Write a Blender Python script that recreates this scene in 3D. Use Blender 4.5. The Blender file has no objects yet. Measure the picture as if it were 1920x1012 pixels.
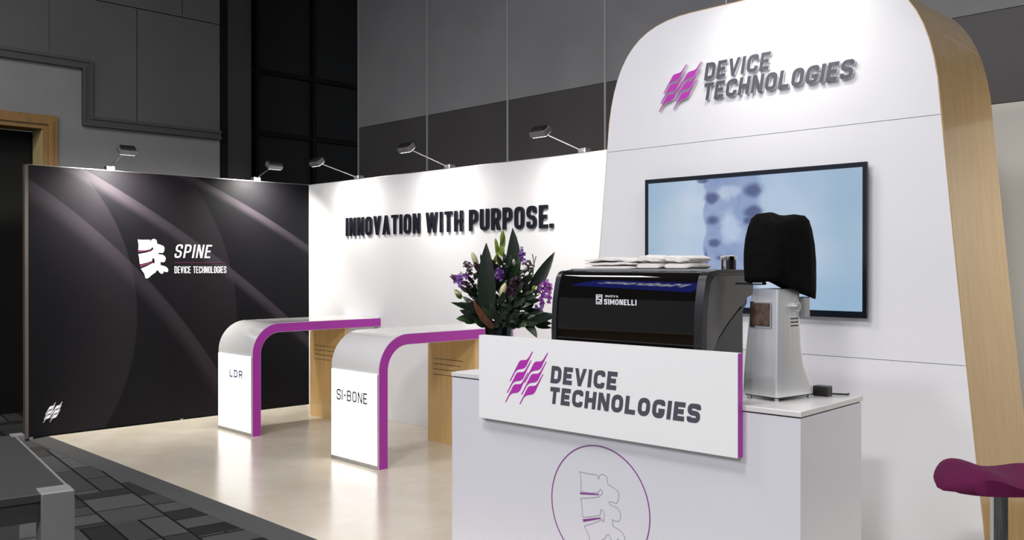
import bpy, bmesh, math, random
from mathutils import Vector, Matrix
random.seed(7)
R = math.radians
SC = bpy.context.scene
COL = SC.collection

# ------------------------------------------------------------------ camera
CAM = Vector((8.996, -5.678, 1.570))
yaw, pit = R(135.15), R(-0.21)
F = Vector((math.cos(yaw)*math.cos(pit), math.sin(yaw)*math.cos(pit), math.sin(pit)))
RT = Vector((math.sin(yaw), -math.cos(yaw), 0))
UP = RT.cross(F)
cd = bpy.data.cameras.new('camera'); cd.sensor_width = 36; cd.lens = 1705/1920*36
cd.clip_end = 200
cam = bpy.data.objects.new('camera', cd); COL.objects.link(cam)
cam.matrix_world = Matrix(((RT.x, UP.x, -F.x, CAM.x), (RT.y, UP.y, -F.y, CAM.y), (RT.z, UP.z, -F.z, CAM.z), (0, 0, 0, 1)))
SC.camera = cam

# ------------------------------------------------------------------ world, lights, exposure
w = bpy.data.worlds.new('hall_ambient'); SC.world = w; w.use_nodes = True
w.node_tree.nodes['Background'].inputs[0].default_value = (0.85, 0.92, 1.0, 1)
w.node_tree.nodes['Background'].inputs[1].default_value = 0.42
SC.view_settings.view_transform = 'Standard'; SC.view_settings.look = 'None'
SC.view_settings.gamma = 1; SC.view_settings.use_curve_mapping = False
SC.view_settings.exposure = 0.10
HALL_LIGHTS = [  # x, y, size, watts
    (2.6, -4.4, 1.1, 28), (6.2, -5.4, 1.1, 40), (12.6, -2.6, 1.1, 40), (3.4, -10.2, 1.1, 84), (10.4, -12.2, 1.1, 200)]
CEIL_Z = 6.2
SPOT_W = 44

# ------------------------------------------------------------------ materials
def mat(name, col, rough=.5, metal=0, emit=0, spec=.5, noise=0, nscale=8, bump=0, coat=0, stretch=None, emitcol=None):
    m = bpy.data.materials.new(name); m.use_nodes = True
    nt = m.node_tree; b = nt.nodes['Principled BSDF']
    b.inputs['Base Color'].default_value = (*col, 1); b.inputs['Roughness'].default_value = rough
    b.inputs['Metallic'].default_value = metal; b.inputs['Specular IOR Level'].default_value = spec
    b.inputs['Coat Weight'].default_value = coat
    if emit:
        b.inputs['Emission Color'].default_value = (*(emitcol or col), 1); b.inputs['Emission Strength'].default_value = emit
    if noise or bump:
        tc = nt.nodes.new('ShaderNodeTexCoord'); mp = nt.nodes.new('ShaderNodeMapping')
        nz = nt.nodes.new('ShaderNodeTexNoise'); nz.inputs['Scale'].default_value = nscale; nz.inputs['Detail'].default_value = 5
        if stretch: mp.inputs['Scale'].default_value = stretch
        nt.links.new(tc.outputs['Object'], mp.inputs[0]); nt.links.new(mp.outputs[0], nz.inputs['Vector'])
        if noise:
            r = nt.nodes.new('ShaderNodeValToRGB')
            r.color_ramp.elements[0].position = .3; r.color_ramp.elements[1].position = .7
            r.color_ramp.elements[0].color = (*[c*(1-noise) for c in col], 1)
            r.color_ramp.elements[1].color = (*[min(1, c*(1+noise)) for c in col], 1)
            nt.links.new(nz.outputs[0], r.inputs[0]); nt.links.new(r.outputs[0], b.inputs['Base Color'])
        if bump:
            bp = nt.nodes.new('ShaderNodeBump'); bp.inputs['Strength'].default_value = bump; bp.inputs['Distance'].default_value = .01
            nt.links.new(nz.outputs[0], bp.inputs['Height']); nt.links.new(bp.outputs[0], b.inputs['Normal'])
    return m

class NG:
    """tiny helper for math node graphs"""
    def __init__(s, m): s.nt = m.node_tree
    def n(s, t, **k):
        x = s.nt.nodes.new(t)
        for a, v in k.items(): setattr(x, a, v)
        return x
    def plug(s, v, sock):
        if isinstance(v, (int, float)): sock.default_value = v
        elif isinstance(v, tuple): sock.default_value = v
        else: s.nt.links.new(v, sock)
    def m(s, op, a, b=0., c=0.):
        x = s.n('ShaderNodeMath', operation=op)
        for v, k in zip((a, b, c), x.inputs): s.plug(v, k)
        return x.outputs[0]
    def smooth(s, v, lo, hi):   # 0 at lo, 1 at hi
        x = s.n('ShaderNodeMapRange', interpolation_type='SMOOTHSTEP'); s.plug(v, x.inputs[0])
        x.inputs[1].default_value = lo; x.inputs[2].default_value = hi
        return x.outputs[0]
    def mix(s, f, a, b):
        x = s.n('ShaderNodeMix', data_type='RGBA'); s.plug(f, x.inputs[0]); s.plug(a, x.inputs[6]); s.plug(b, x.inputs[7])
        return x.outputs[2]
    def obj(s):
        t = s.n('ShaderNodeTexCoord'); q = s.n('ShaderNodeSeparateXYZ'); s.nt.links.new(t.outputs['Object'], q.inputs[0])
        return t.outputs['Object'], q.outputs

M = {}
M['white_fabric'] = mat('white_fabric', (.84, .84, .85), .6, spec=.3, noise=.01, nscale=3)
M['white_panel'] = mat('white_panel', (.78, .78, .81), .45, spec=.4, noise=.012, nscale=2)
M['white_gloss'] = mat('white_gloss', (.80, .79, .78), .12, coat=.4)
M['sign_white'] = mat('sign_white', (.90, .90, .90), .45, noise=.008, nscale=2)
M['counter_white'] = mat('counter_white', (.70, .70, .75), .4, noise=.012, nscale=2)
M['counter_top'] = mat('counter_top', (.72, .70, .70), .25, noise=.02, nscale=5)
M['purple'] = mat('purple_edge', (.41, .03, .40), .4)
M['purple_dark'] = mat('purple_line', (.23, .05, .26), .5)
M['magenta'] = mat('magenta_print', (.45, .03, .42), .5)
M['grey_print'] = mat('grey_print', (.075, .078, .10), .5)
M['line_grey'] = mat('line_grey', (.30, .29, .33), .5)
M['black_letter'] = mat('black_letter', (.008, .009, .016), .3)
M['white_print'] = mat('white_print', (.82, .82, .88), .5)
M['red_line'] = mat('red_line', (.11, .012, .055), .5)
M['alu'] = mat('aluminium', (.55, .55, .55), .35, metal=1, noise=.05, nscale=20)
M['alu_dark'] = mat('frame_profile', (.10, .085, .075), .5, metal=.3)
M['chrome'] = mat('chrome', (.75, .75, .76), .08, metal=1)
M['steel'] = mat('brushed_steel', (.78, .78, .79), .38, metal=.8, noise=.05, nscale=60, stretch=(1, 1, .05))
M['black_plastic'] = mat('black_plastic', (.012, .012, .014), .35)
M['black_cloth'] = mat('black_cloth', (.003, .003, .0035), .95, spec=.1, noise=.3, nscale=30, bump=.3)
M['gloss_black'] = mat('gloss_black', (.004, .0033, .003), .03, spec=.30)
M['side_grey'] = mat('side_grey', (.095, .092, .088), .4)
M['side_dark'] = mat('side_dark', (.035, .035, .037), .4)
M['sign_reflection'] = mat('sign_reflection', (.50, .40, .40), .35)  # pinkish grey of the name panel's painted reflection
M['towel'] = mat('white_towel', (.83, .80, .78), .9, bump=.5, nscale=120)
M['wall_grey'] = mat('hall_wall_grey', (.088, .088, .089), .8, noise=.10, nscale=1.3, bump=.1)
M['wall_light'] = mat('hall_wall_light', (.20, .20, .203), .8, noise=.08, nscale=1.5)
M['mould'] = mat('moulding_grey', (.055, .055, .056), .6)
M['far_panel'] = mat('partition_panel', (.27, .27, .273), .75, noise=.08, nscale=1.6, bump=.1)
M['far_band'] = mat('partition_band', (.078, .072, .071), .5, noise=.12, nscale=1.0)
M['far_low'] = mat('partition_beige', (.74, .71, .65), .7, noise=.02, nscale=2)
M['seam'] = mat('seam_strip', (.55, .55, .55), .4, metal=.3)
M['seam_dark'] = mat('seam_gap', (.02, .02, .02), .8)
M['column'] = mat('column_grey', (.030, .030, .031), .8, noise=.25, nscale=3, stretch=(1, 1, .3))
M['void'] = mat('unlit_black', (.0035, .0035, .0035), .7, spec=.2)  # near-black puts the darkness of the unlit openings into the colour
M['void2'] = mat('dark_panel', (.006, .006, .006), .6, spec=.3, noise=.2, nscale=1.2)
M['door_wood'] = mat('door_frame_wood', (.23, .125, .036), .45, noise=.15, nscale=14, stretch=(1, 1, .08))
M['jamb'] = mat('door_jamb', (.55, .43, .20), .5)
M['ceiling'] = mat('ceiling_grey', (.30, .30, .31), .9, noise=.05)
M['edging'] = mat('edging_grey', (.060, .060, .061), .7, noise=.1, nscale=30)
M['diffuser'] = mat('lamp_diffuser', (1, .97, .92), .5, emit=3)
M['lightbox'] = mat('lightbox', (.95, .95, .95), .3, emit=1.6, emitcol=(1, 1, 1))
M['faint_pink'] = mat('faint_pink', (.95, .72, .76), .4, emit=1.15, emitcol=(1, .80, .84))
M['faint_blue'] = mat('faint_blue_print', (.10, .10, .22), .4)
M['table_grey'] = mat('table_grey', (.021, .021, .0215), .55, noise=.06, nscale=6)
M['table_apron'] = mat('table_apron', (.03, .03, .031), .6)
M['metal_grey'] = mat('metal_grey', (.26, .26, .26), .42, metal=.4, noise=.06, nscale=10)
M['seat_purple'] = mat('seat_purple', (.10, .006, .048), .85, spec=.2, noise=.08, nscale=20)
M['tv_black'] = mat('tv_bezel', (.006, .008, .014), .2)
M['leaf_dark'] = mat('leaf_dark', (.008, .017, .009), .35, noise=.3, nscale=9)
M['leaf_green'] = mat('leaf_green', (.016, .043, .013), .45, noise=.3, nscale=9)
M['leaf_lime'] = mat('leaf_lime', (.20, .27, .035), .45, noise=.15, nscale=9)
M['leaf_brown'] = mat('leaf_brown', (.115, .035, .012), .5, noise=.3, nscale=9)
M['petal_purple'] = mat('petal_purple', (.16, .045, .30), .55, noise=.3, nscale=30)
M['petal_magenta'] = mat('petal_magenta', (.24, .03, .32), .55, noise=.3, nscale=30)
M['petal_plum'] = mat('petal_plum', (.045, .010, .035), .55, noise=.3, nscale=30)
M['bud_cream'] = mat('bud_cream', (.68, .62, .38), .5, noise=.1, nscale=20)
M['bud_white'] = mat('bud_white', (.78, .74, .60), .5)
M['stem'] = mat('stem_green', (.03, .06, .02), .6)
M['vase_metal'] = mat('vase_dark_metal', (.035, .04, .045), .08, metal=.85)
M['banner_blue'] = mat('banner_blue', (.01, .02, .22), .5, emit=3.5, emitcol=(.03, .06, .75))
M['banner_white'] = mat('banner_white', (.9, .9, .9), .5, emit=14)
M['booth_tan'] = mat('booth_tan', (.50, .33, .14), .5, noise=.1, nscale=3)

def wood_mat(name, col, dark):
    m = mat(name, col, .22, coat=.3); g = NG(m); o, xyz = g.obj()
    mp = g.n('ShaderNodeMapping'); mp.inputs['Scale'].default_value = (9, 9, .45); g.plug(o, mp.inputs[0])
    nz = g.n('ShaderNodeTexNoise'); nz.inputs['Scale'].default_value = 3; nz.inputs['Detail'].default_value = 8; nz.inputs['Distortion'].default_value = .6
    g.plug(mp.outputs[0], nz.inputs['Vector'])
    mp2 = g.n('ShaderNodeMapping'); mp2.inputs['Scale'].default_value = (90, 90, 2.); g.plug(o, mp2.inputs[0])
    n2 = g.n('ShaderNodeTexNoise'); n2.inputs['Scale'].default_value = 2; g.plug(mp2.outputs[0], n2.inputs['Vector'])
    f = g.m('ADD', g.m('MULTIPLY', nz.outputs[0], .7), g.m('MULTIPLY', n2.outputs[0], .3))
    c = g.mix(g.smooth(f, .3, .7), (*dark, 1), (*col, 1))
    g.plug(c, m.node_tree.nodes['Principled BSDF'].inputs['Base Color'])
    return m
M['wood'] = wood_mat('oak_laminate', (.80, .54, .24), (.71, .455, .185))
M['wood_tower'] = wood_mat('beech_laminate', (.50, .335, .155), (.43, .27, .112))

def floor_mat():
    m = mat('cream_floor', (.64, .58, .48), .16, spec=.4); g = NG(m); o, xyz = g.obj()
    nz = g.n('ShaderNodeTexNoise'); nz.inputs['Scale'].default_value = 2.5; nz.inputs['Detail'].default_value = 6; g.plug(o, nz.inputs['Vector'])
    c = g.mix(g.smooth(nz.outputs[0], .3, .7), (.60, .535, .43, 1), (.66, .605, .515, 1))
    b = m.node_tree.nodes['Principled BSDF']; g.plug(c, b.inputs['Base Color'])
    g.plug(g.m('ADD', .15, g.m('MULTIPLY', nz.outputs[0], .1)), b.inputs['Roughness'])
    return m
M['floor'] = floor_mat()

def carpet_mat():
    m = mat('patchwork_carpet', (.04, .04, .04), .95, spec=.1); g = NG(m); o, xyz = g.obj()
    def brick(rot, sc, w_, h_, a, b_, off):
        mp = g.n('ShaderNodeMapping'); mp.inputs['Rotation'].default_value = (0, 0, R(rot)); mp.inputs['Location'].default_value = off
        g.plug(o, mp.inputs[0]); br = g.n('ShaderNodeTexBrick'); br.offset = .37; br.squash = 1.6; br.squash_frequency = 3
        g.plug(mp.outputs[0], br.inputs['Vector'])
        br.inputs['Scale'].default_value = sc; br.inputs['Brick Width'].default_value = w_; br.inputs['Row Height'].default_value = h_
        br.inputs['Mortar Size'].default_value = .008; br.inputs['Color1'].default_value = a; br.inputs['Color2'].default_value = b_
        br.inputs['Mortar'].default_value = (.006, .006, .006, 1); br.inputs['Bias'].default_value = 0
        return br.outputs['Color']
    c1 = brick(7, 1, .46, .17, (.012, .012, .012, 1), (.10, .10, .10, 1), (0, 0, 0))
    c2 = brick(7, 1, .23, .34, (.015, .015, .015, 1), (.085, .085, .085, 1), (0, 0, 0))
    sel = brick(7, 1, .92, .68, (0, 0, 0, 1), (1, 1, 1, 1), (0, 0, 0))
    sp = g.n('ShaderNodeSeparateColor'); g.plug(sel, sp.inputs[0])
    c = g.mix(g.m('GREATER_THAN', sp.outputs[0], .5), c1, c2)
    nz = g.n('ShaderNodeTexNoise'); nz.inputs['Scale'].default_value = 160; g.plug(o, nz.inputs['Vector'])
    c = g.mix(g.m('MULTIPLY', nz.outputs[0], .25), c, (.01, .01, .01, 1))
    g.plug(c, m.node_tree.nodes['Principled BSDF'].inputs['Base Color'])
    return m
M['carpet'] = carpet_mat()

def graphic_mat():
    """black printed graphic with faint curved bands (object space: x along the wall, z up)"""
    m = mat('black_graphic', (.010, .009, .011), .5, spec=.10); g = NG(m); o, xyz = g.obj()
    x, z = xyz[0], xyz[2]
    def ring(cx, cz, rad, wid, soft, amp):
        d = g.m('SQRT', g.m('ADD', g.m('POWER', g.m('ABSOLUTE', g.m('SUBTRACT', x, cx)), 2.), g.m('POWER', g.m('ABSOLUTE', g.m('SUBTRACT', z, cz)), 2.)))
        e = g.m('SUBTRACT', d, rad)
        up = g.smooth(e, -wid, -wid+soft); dn = g.smooth(e, 0., .015)
        return g.m('MULTIPLY', g.m('MULTIPLY', up, g.m('SUBTRACT', 1., dn)), amp)
    tot = ring(-8.0, -8.0, 11.86, .13, .10, 1.0)           # long band from the upper left
    tot = g.m('ADD', tot, ring(-5.4, -7.15, 10.45, .10, .08, 1.1))
    tot = g.m('ADD', tot, ring(-6.6, -3.0, 6.49, .20, .16, .7))
    tot = g.m('ADD', tot, ring(-4.0, 1.10, 2.03, .9, .9, .35))
    tot = g.m('ADD', tot, ring(-3.2, 1.0, 2.30, 1.0, 1.0, .3))
    c = g.mix(g.m('MINIMUM', tot, 1.), (.0042, .0040, .0055, 1), (.026, .022, .027, 1))
    g.plug(c, m.node_tree.nodes['Principled BSDF'].inputs['Base Color'])
    return m
M['graphic'] = graphic_mat()

def screen_mat():
    """picture on the TV: pale blue field with a translucent spine (object space: x 0..1.434, z 0..0.80)"""
    m = mat('tv_picture', (.01, .01, .012), .25); g = NG(m); o, xyz = g.obj(); x, z = xyz[0], xyz[2]
    nz = g.n('ShaderNodeTexNoise'); nz.inputs['Scale'].default_value = 2.0; nz.inputs['Detail'].default_value = 2; g.plug(o, nz.inputs['Vector'])
    n2 = g.n('ShaderNodeTexNoise'); n2.inputs['Scale'].default_value = 11; n2.inputs['Detail'].default_value = 4; g.plug(o, n2.inputs['Vector'])
    base = g.mix(g.smooth(nz.outputs[0], .3, .75), (.40, .53, .70, 1), (.60, .68, .80, 1))
    edge = g.smooth(g.m('ABSOLUTE', g.m('SUBTRACT', x, .68)), .25, .78)
    base = g.mix(g.m('MULTIPLY', edge, .55), base, (.25, .41, .54, 1))
    lowr = g.m('MULTIPLY', g.smooth(x, .5, 1.3), g.m('SUBTRACT', 1., g.smooth(z, .0, .45)))
    base = g.mix(g.m('MULTIPLY', lowr, .5), base, (.27, .46, .66, 1))
    def blob(cx, cz, rx, rz, soft=.6):
        dx = g.m('DIVIDE', g.m('SUBTRACT', x, cx), rx); dz = g.m('DIVIDE', g.m('SUBTRACT', z, cz), rz)
        d = g.m('SQRT', g.m('ADD', g.m('MULTIPLY', dx, dx), g.m('MULTIPLY', dz, dz)))
        d = g.m('ADD', d, g.m('MULTIPLY', g.m('SUBTRACT', n2.outputs[0], .5), 1.1))
        return g.m('SUBTRACT', 1., g.smooth(d, 1-soft, 1.15))
    lft = g.m('ADD', .42, g.m('MULTIPLY', g.m('SINE', g.m('MULTIPLY', z, 30.)), .012))
    col = g.m('MULTIPLY', g.smooth(g.m('SUBTRACT', x, lft), 0., .02), g.m('SUBTRACT', 1., g.smooth(g.m('ADD', x, g.m('MULTIPLY', n2.outputs[0], .05)), .80, .86)))
    col = g.m('MULTIPLY', col, g.m('ADD', .30, g.m('MULTIPLY', n2.outputs[0], .8)))
    c = g.mix(col, base, (.20, .27, .50, 1))
    c = g.mix(g.m('MULTIPLY', blob(.60, .70, .10, .05), .5), c, (.62, .70, .82, 1))
    c = g.mix(g.m('MULTIPLY', blob(.62, .48, .09, .10), .6), c, (.60, .70, .86, 1))
    dk = None
    for b in ((.48, .67, .06, .045), (.49, .53, .055, .04), (.50, .39, .05, .035), (.77, .70, .08, .05), (.77, .57, .08, .05), (.74, .52, .05, .035),
              (.42, .78, .05, .02), (.44, .27, .018, .10), (.55, .30, .05, .02)):
        v = blob(*b); dk = v if dk is None else g.m('MAXIMUM', dk, v)
    c = g.mix(g.m('MULTIPLY', dk, .85), c, (.055, .075, .20, 1))
    b = m.node_tree.nodes['Principled BSDF']; g.plug(c, b.inputs['Emission Color']); b.inputs['Emission Strength'].default_value = .86
    return m
M['screen'] = screen_mat()

# ------------------------------------------------------------------ mesh helpers
def empty(name, loc=(0, 0, 0), rz=0, parent=None):
    o = bpy.data.objects.new(name, None); COL.objects.link(o); o.empty_display_size = .1
    o.location = loc; o.rotation_euler = (0, 0, rz)
    if parent: o.parent = parent
    return o
def tag(o, label, cat, group=None):
    o['label'] = label; o['category'] = cat
    if group: o['group'] = group
    return o
def struct(o, label=None):
    o['kind'] = 'structure'
    if label: o['label'] = label
    return o
def build(name, bm, m, parent=None, loc=(0, 0, 0), smooth=False, rot=None, recalc=True):
    if recalc: bmesh.ops.recalc_face_normals(bm, faces=bm.faces)
    me = bpy.data.meshes.new(name); bm.to_mesh(me); bm.free()
    ms = m if isinstance(m, (list, tuple)) else [m]
    for k in ms: me.materials.append(M[k] if isinstance(k, str) else k)
    if len(ms) == 2:                      # raised lettering: coloured face, pale returns
        for p in me.polygons: p.material_index = 0 if p.normal.y < -.7 else 1
    if smooth:
        for p in me.polygons: p.use_smooth = True
        me.set_sharp_from_angle(angle=R(smooth if smooth > 1 else 40))
    o = bpy.data.objects.new(name, me); COL.objects.link(o); o.location = loc
    if rot: o.rotation_euler = rot
    if parent: o.parent = parent
    return o
def share(name, src, parent=None, loc=(0, 0, 0), rot=None):
    o = bpy.data.objects.new(name, src.data); COL.objects.link(o); o.location = loc
    if rot: o.rotation_euler = rot
    if parent: o.parent = parent
    return o
def box(bm, x0, x1, y0, y1, z0, z1, bev=0):
    vs = [bm.verts.new((x, y, z)) for x in (x0, x1) for y in (y0, y1) for z in (z0, z1)]
    fs = [bm.faces.new([vs[i] for i in q]) for q in ((0, 1, 3, 2), (4, 6, 7, 5), (0, 4, 5, 1), (2, 3, 7, 6), (0, 2, 6, 4), (1, 5, 7, 3))]
    if bev:
        es = list({e for f in fs for e in f.edges})
        bmesh.ops.bevel(bm, geom=es, offset=bev, segments=2, profile=.5, affect='EDGES')
    return vs
def B(*a, bev=0):
    bm = bmesh.new(); box(bm, *a, bev=bev); return bm
def prism(bm, pts, d0, d1, axis='y', mi=0):
    """extrude 2D polygon; axis 'y': pts are (x,z); axis 'x': pts are (y,z); axis 'z': pts are (x,y)"""
    def P(p, d):
        return {'y': (p[0], d, p[1]), 'x': (d, p[0], p[1]), 'z': (p[0], p[1], d)}[axis]
    a = [bm.verts.new(P(p, d0)) for p in pts]; b = [bm.verts.new(P(p, d1)) for p in pts]
    fs = [bm.faces.new(a), bm.faces.new(b[::-1])]
    n = len(pts)
    for i in range(n): fs.append(bm.faces.new((a[i], b[i], b[(i+1) % n], a[(i+1) % n])))
    for f in fs: f.material_index = mi
    return fs
def tube(bm, pts, r, seg=8, cap=True):
    pts = [Vector(p) for p in pts]; rings = []
    for i, p in enumerate(pts):
        t = (pts[min(i+1, len(pts)-1)]-pts[max(i-1, 0)]).normalized()
        s = t.cross(Vector((0, 0, 1)) if abs(t.z) < .9 else Vector((1, 0, 0))).normalized(); q = t.cross(s)
        rr = r[i] if isinstance(r, (list, tuple)) else r
        rings.append([bm.verts.new(p+(s*math.cos(2*math.pi*k/seg)+q*math.sin(2*math.pi*k/seg))*rr) for k in range(seg)])
    for a, b in zip(rings, rings[1:]):
        for k in range(seg): bm.faces.new((a[k], a[(k+1) % seg], b[(k+1) % seg], b[k]))
    if cap: bm.faces.new(rings[0][::-1]); bm.faces.new(rings[-1])
def lathe(bm, prof, seg=24, c=(0, 0)):
    rings = [[bm.verts.new((c[0]+r*math.cos(2*math.pi*k/seg), c[1]+r*math.sin(2*math.pi*k/seg), z)) for k in range(seg)] for r, z in prof]
    for a, b in zip(rings, rings[1:]):
        for k in range(seg): bm.faces.new((a[k], a[(k+1) % seg], b[(k+1) % seg], b[k]))
    bm.faces.new(rings[0][::-1]); bm.faces.new(rings[-1])

# ------------------------------------------------------------------ block lettering
def fillet(pts, r, closed=False, seg=5):
    if r <= 0: return pts
    out = []; n = len(pts)
    for i, p in enumerate(pts):
        if not closed and i in (0, n-1): out.append(p); continue
        a, b = Vector(pts[i-1]), Vector(pts[(i+1) % n]); p = Vector(p)
        u, v = (a-p), (b-p); k = min(r, u.length*.5, v.length*.5)
        s, e = p+u.normalized()*k, p+v.normalized()*k
        for j in range(seg+1):
            t = j/seg; q = s*(1-t)**2+p*2*t*(1-t)+e*t*t
            if not out or (Vector(out[-1])-q).length > 1e-5: out.append(tuple(q))
    if closed and (Vector(out[0])-Vector(out[-1])).length < 1e-5: out.pop()
    return out
def strip(bm, pts, w, d0, d1, closed=False):
    P = [Vector(p) for p in pts]; n = len(P); Lp, Rp = [], []
    for i, p in enumerate(P):
        a = P[i-1] if (closed or i) else None; b = P[(i+1) % n] if (closed or i < n-1) else None
        d1_ = (p-a).normalized() if a is not None else (b-p).normalized()
        d2_ = (b-p).normalized() if b is not None else d1_
        n1, n2 = Vector((-d1_.y, d1_.x)), Vector((-d2_.y, d2_.x))
        m = (n1+n2); m = m.normalized() if m.length > 1e-6 else n1
        k = min(2.2, 1/max(.3, m.dot(n1)))
        Lp.append(p+m*w/2*k); Rp.append(p-m*w/2*k)
    mk = lambda Q, d: [bm.verts.new((q.x, d, q.y)) for q in Q]
    lf, rf, lb, rb = mk(Lp, d0), mk(Rp, d0), mk(Lp, d1), mk(Rp, d1)
    for i in range(n if closed else n-1):
        j = (i+1) % n
        for q in ((lf[i], lf[j], rf[j], rf[i]), (lb[j], lb[i], rb[i], rb[j]), (lf[j], lf[i], lb[i], lb[j]), (rf[i], rf[j], rb[j], rb[i])): bm.faces.new(q)
    if not closed:
        bm.faces.new((lf[0], rf[0], rb[0], lb[0])); bm.faces.new((rf[-1], lf[-1], lb[-1], rb[-1]))
def gwidth(ch, cw, w):
    return {'I': w, '.': w*1.05, '-': cw*.5, ' ': cw*.55, 'W': cw*1.5, 'M': cw*1.3, 'L': cw*.88, 'E': cw*.86, 'T': cw*.92, 'F': cw*.85, 'V': cw*1.08, 'A': cw*1.08}.get(ch, cw)
def glyph(ch, cw, H, w, rr, hw=None):
    """returns (polys, strokes); w = stem weight, hw = weight of horizontal bars"""
    W = gwidth(ch, cw, w); h = hw or w
    L, Rr, Bt, T = w/2, W-w/2, w/2, H-w/2
    rect = lambda x0, x1, z0, z1: [(x0, z0), (x1, z0), (x1, z1), (x0, z1)]
    stem = rect(0, w, 0, H); P, S = [], []
    f = lambda pts, c=False: S.append((fillet(pts, rr, c), c))
    if ch == 'I' : P = [stem]
    elif ch == '.': P = [rect(0, W, 0, W)]
    elif ch == '-': P = [rect(0, W, H*.42, H*.42+h)]
    elif ch == 'E': P = [stem, rect(0, W, 0, h), rect(0, W, H-h, H), rect(0, W*.9, H/2-h/2, H/2+h/2)]
    elif ch == 'F': P = [stem, rect(0, W, H-h, H), rect(0, W*.9, H/2-h/2, H/2+h/2)]
    elif ch == 'L': P = [stem, rect(0, W, 0, h)]
    elif ch == 'T': P = [rect(W/2-w/2, W/2+w/2, 0, H), rect(0, W, H-h, H)]
    elif ch == 'H': P = [stem, rect(W-w, W, 0, H), rect(0, W, H/2-h/2, H/2+h/2)]
    elif ch == 'N': P = [rect(0, w*.9, 0, H), rect(W-w*.9, W, 0, H), [(0, H), (w*1.1, H), (W, 0), (W-w*1.1, 0)]]
    elif ch == 'M': P = [stem, rect(W-w, W, 0, H), [(0, H), (w, H), (W/2+w*.4, H*.2), (W/2-w*.4, H*.2)], [(W, H), (W-w, H), (W/2-w*.4, H*.2), (W/2+w*.4, H*.2)]]
    elif ch == 'V': P = [[(0, H), (w, H), (W/2+w*.45, 0), (W/2-w*.45, 0)], [(W, H), (W-w, H), (W/2-w*.45, 0), (W/2+w*.45, 0)]]
    elif ch == 'A': P = [[(0, 0), (w, 0), (W/2+w*.45, H), (W/2-w*.45, H)], [(W, 0), (W-w, 0), (W/2-w*.45, H), (W/2+w*.45, H)], rect(W*.2, W*.8, H*.2, H*.2+h)]
    elif ch == 'W':
        q = W/4
        for a, b in ((q*.0+w*.45, q+w*.1), (2*q, q+w*.1), (2*q, 3*q-w*.1), (4*q-w*.45, 3*q-w*.1)):
            P.append([(a-w*.45, H), (a+w*.45, H), (b+w*.45, 0), (b-w*.45, 0)])
    elif ch == 'O': f([(L, Bt), (Rr, Bt), (Rr, T), (L, T)], True)
    elif ch == 'C': f([(Rr, H*.66), (Rr, T), (L, T), (L, Bt), (Rr, Bt), (Rr, H*.34)])
    elif ch == 'G': f([(Rr, H*.68), (Rr, T), (L, T), (L, Bt), (Rr, Bt), (Rr, H*.52)]); P = [rect(W*.5, W, H*.52-h, H*.52)]
    elif ch == 'S': f([(Rr, H*.69), (Rr, T), (L, T), (L, H*.52), (Rr, H*.48), (Rr, Bt), (L, Bt), (L, H*.31)])
    elif ch == 'U': f([(L, H), (L, Bt), (Rr, Bt), (Rr, H)])
    elif ch == 'D': P = [stem]; f([(w*.5, T), (Rr, T), (Rr, Bt), (w*.5, Bt)])
    elif ch == 'P': P = [stem]; f([(w*.5, T), (Rr, T), (Rr, H*.44), (w*.5, H*.44)])
    elif ch == 'R': P = [stem, [(W*.4, H*.47), (W*.4+w, H*.47), (W, 0), (W-w*1.05, 0)]]; f([(w*.5, T), (Rr, T), (Rr, H*.46), (w*.5, H*.46)])
    elif ch == 'B': P = [stem]; f([(w*.5, T), (Rr-w*.1, T), (Rr-w*.1, H*.52), (w*.5, H*.52)]); f([(w*.5, H*.52), (Rr, H*.52), (Rr, Bt), (w*.5, Bt)])
    return P, S, W
def letters(text, x0, z0, H, cw, w, gap, parent, m, depth=.004, y=0, slant=0, rr=None, fit=None, name='letter', join=False, hw=None):
    """lettering facing -y; depth = thickness, y = back face"""
    rr = cw*.45 if rr is None else rr
    tot = sum(gwidth(c, cw, w) for c in text)+gap*(len(text)-1)
    k = fit/tot if fit else 1
    x = x0; big = bmesh.new() if join else None
    for ch in text:
        W = gwidth(ch, cw, w)
        if ch != ' ':
            P, S, _ = glyph(ch, cw, H, w, rr, hw)
            bm = big if join else bmesh.new(); n0 = len(bm.verts)
            ep = min(.0004, depth*.12)
            for i_, p in enumerate(P): prism(bm, p, y-depth-ep*i_, y-ep*(i_+1)*.3)
            for i_, (s, c) in enumerate(S): strip(bm, s, w, y-depth-ep*(i_+len(P)), y-ep*(i_+len(P)+1)*.3, c)
            bm.verts.ensure_lookup_table()
            for v in bm.verts[n0:]:
                v.co.x = (v.co.x+slant*v.co.z)*k + (x-x0)*k + (x0 if join else 0); v.co.z += z0 if join else 0
            if not join: build(name, bm, m, parent, (x0, 0, z0))
        x += W+gap
    if join: build(name, big, m, parent)

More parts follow.
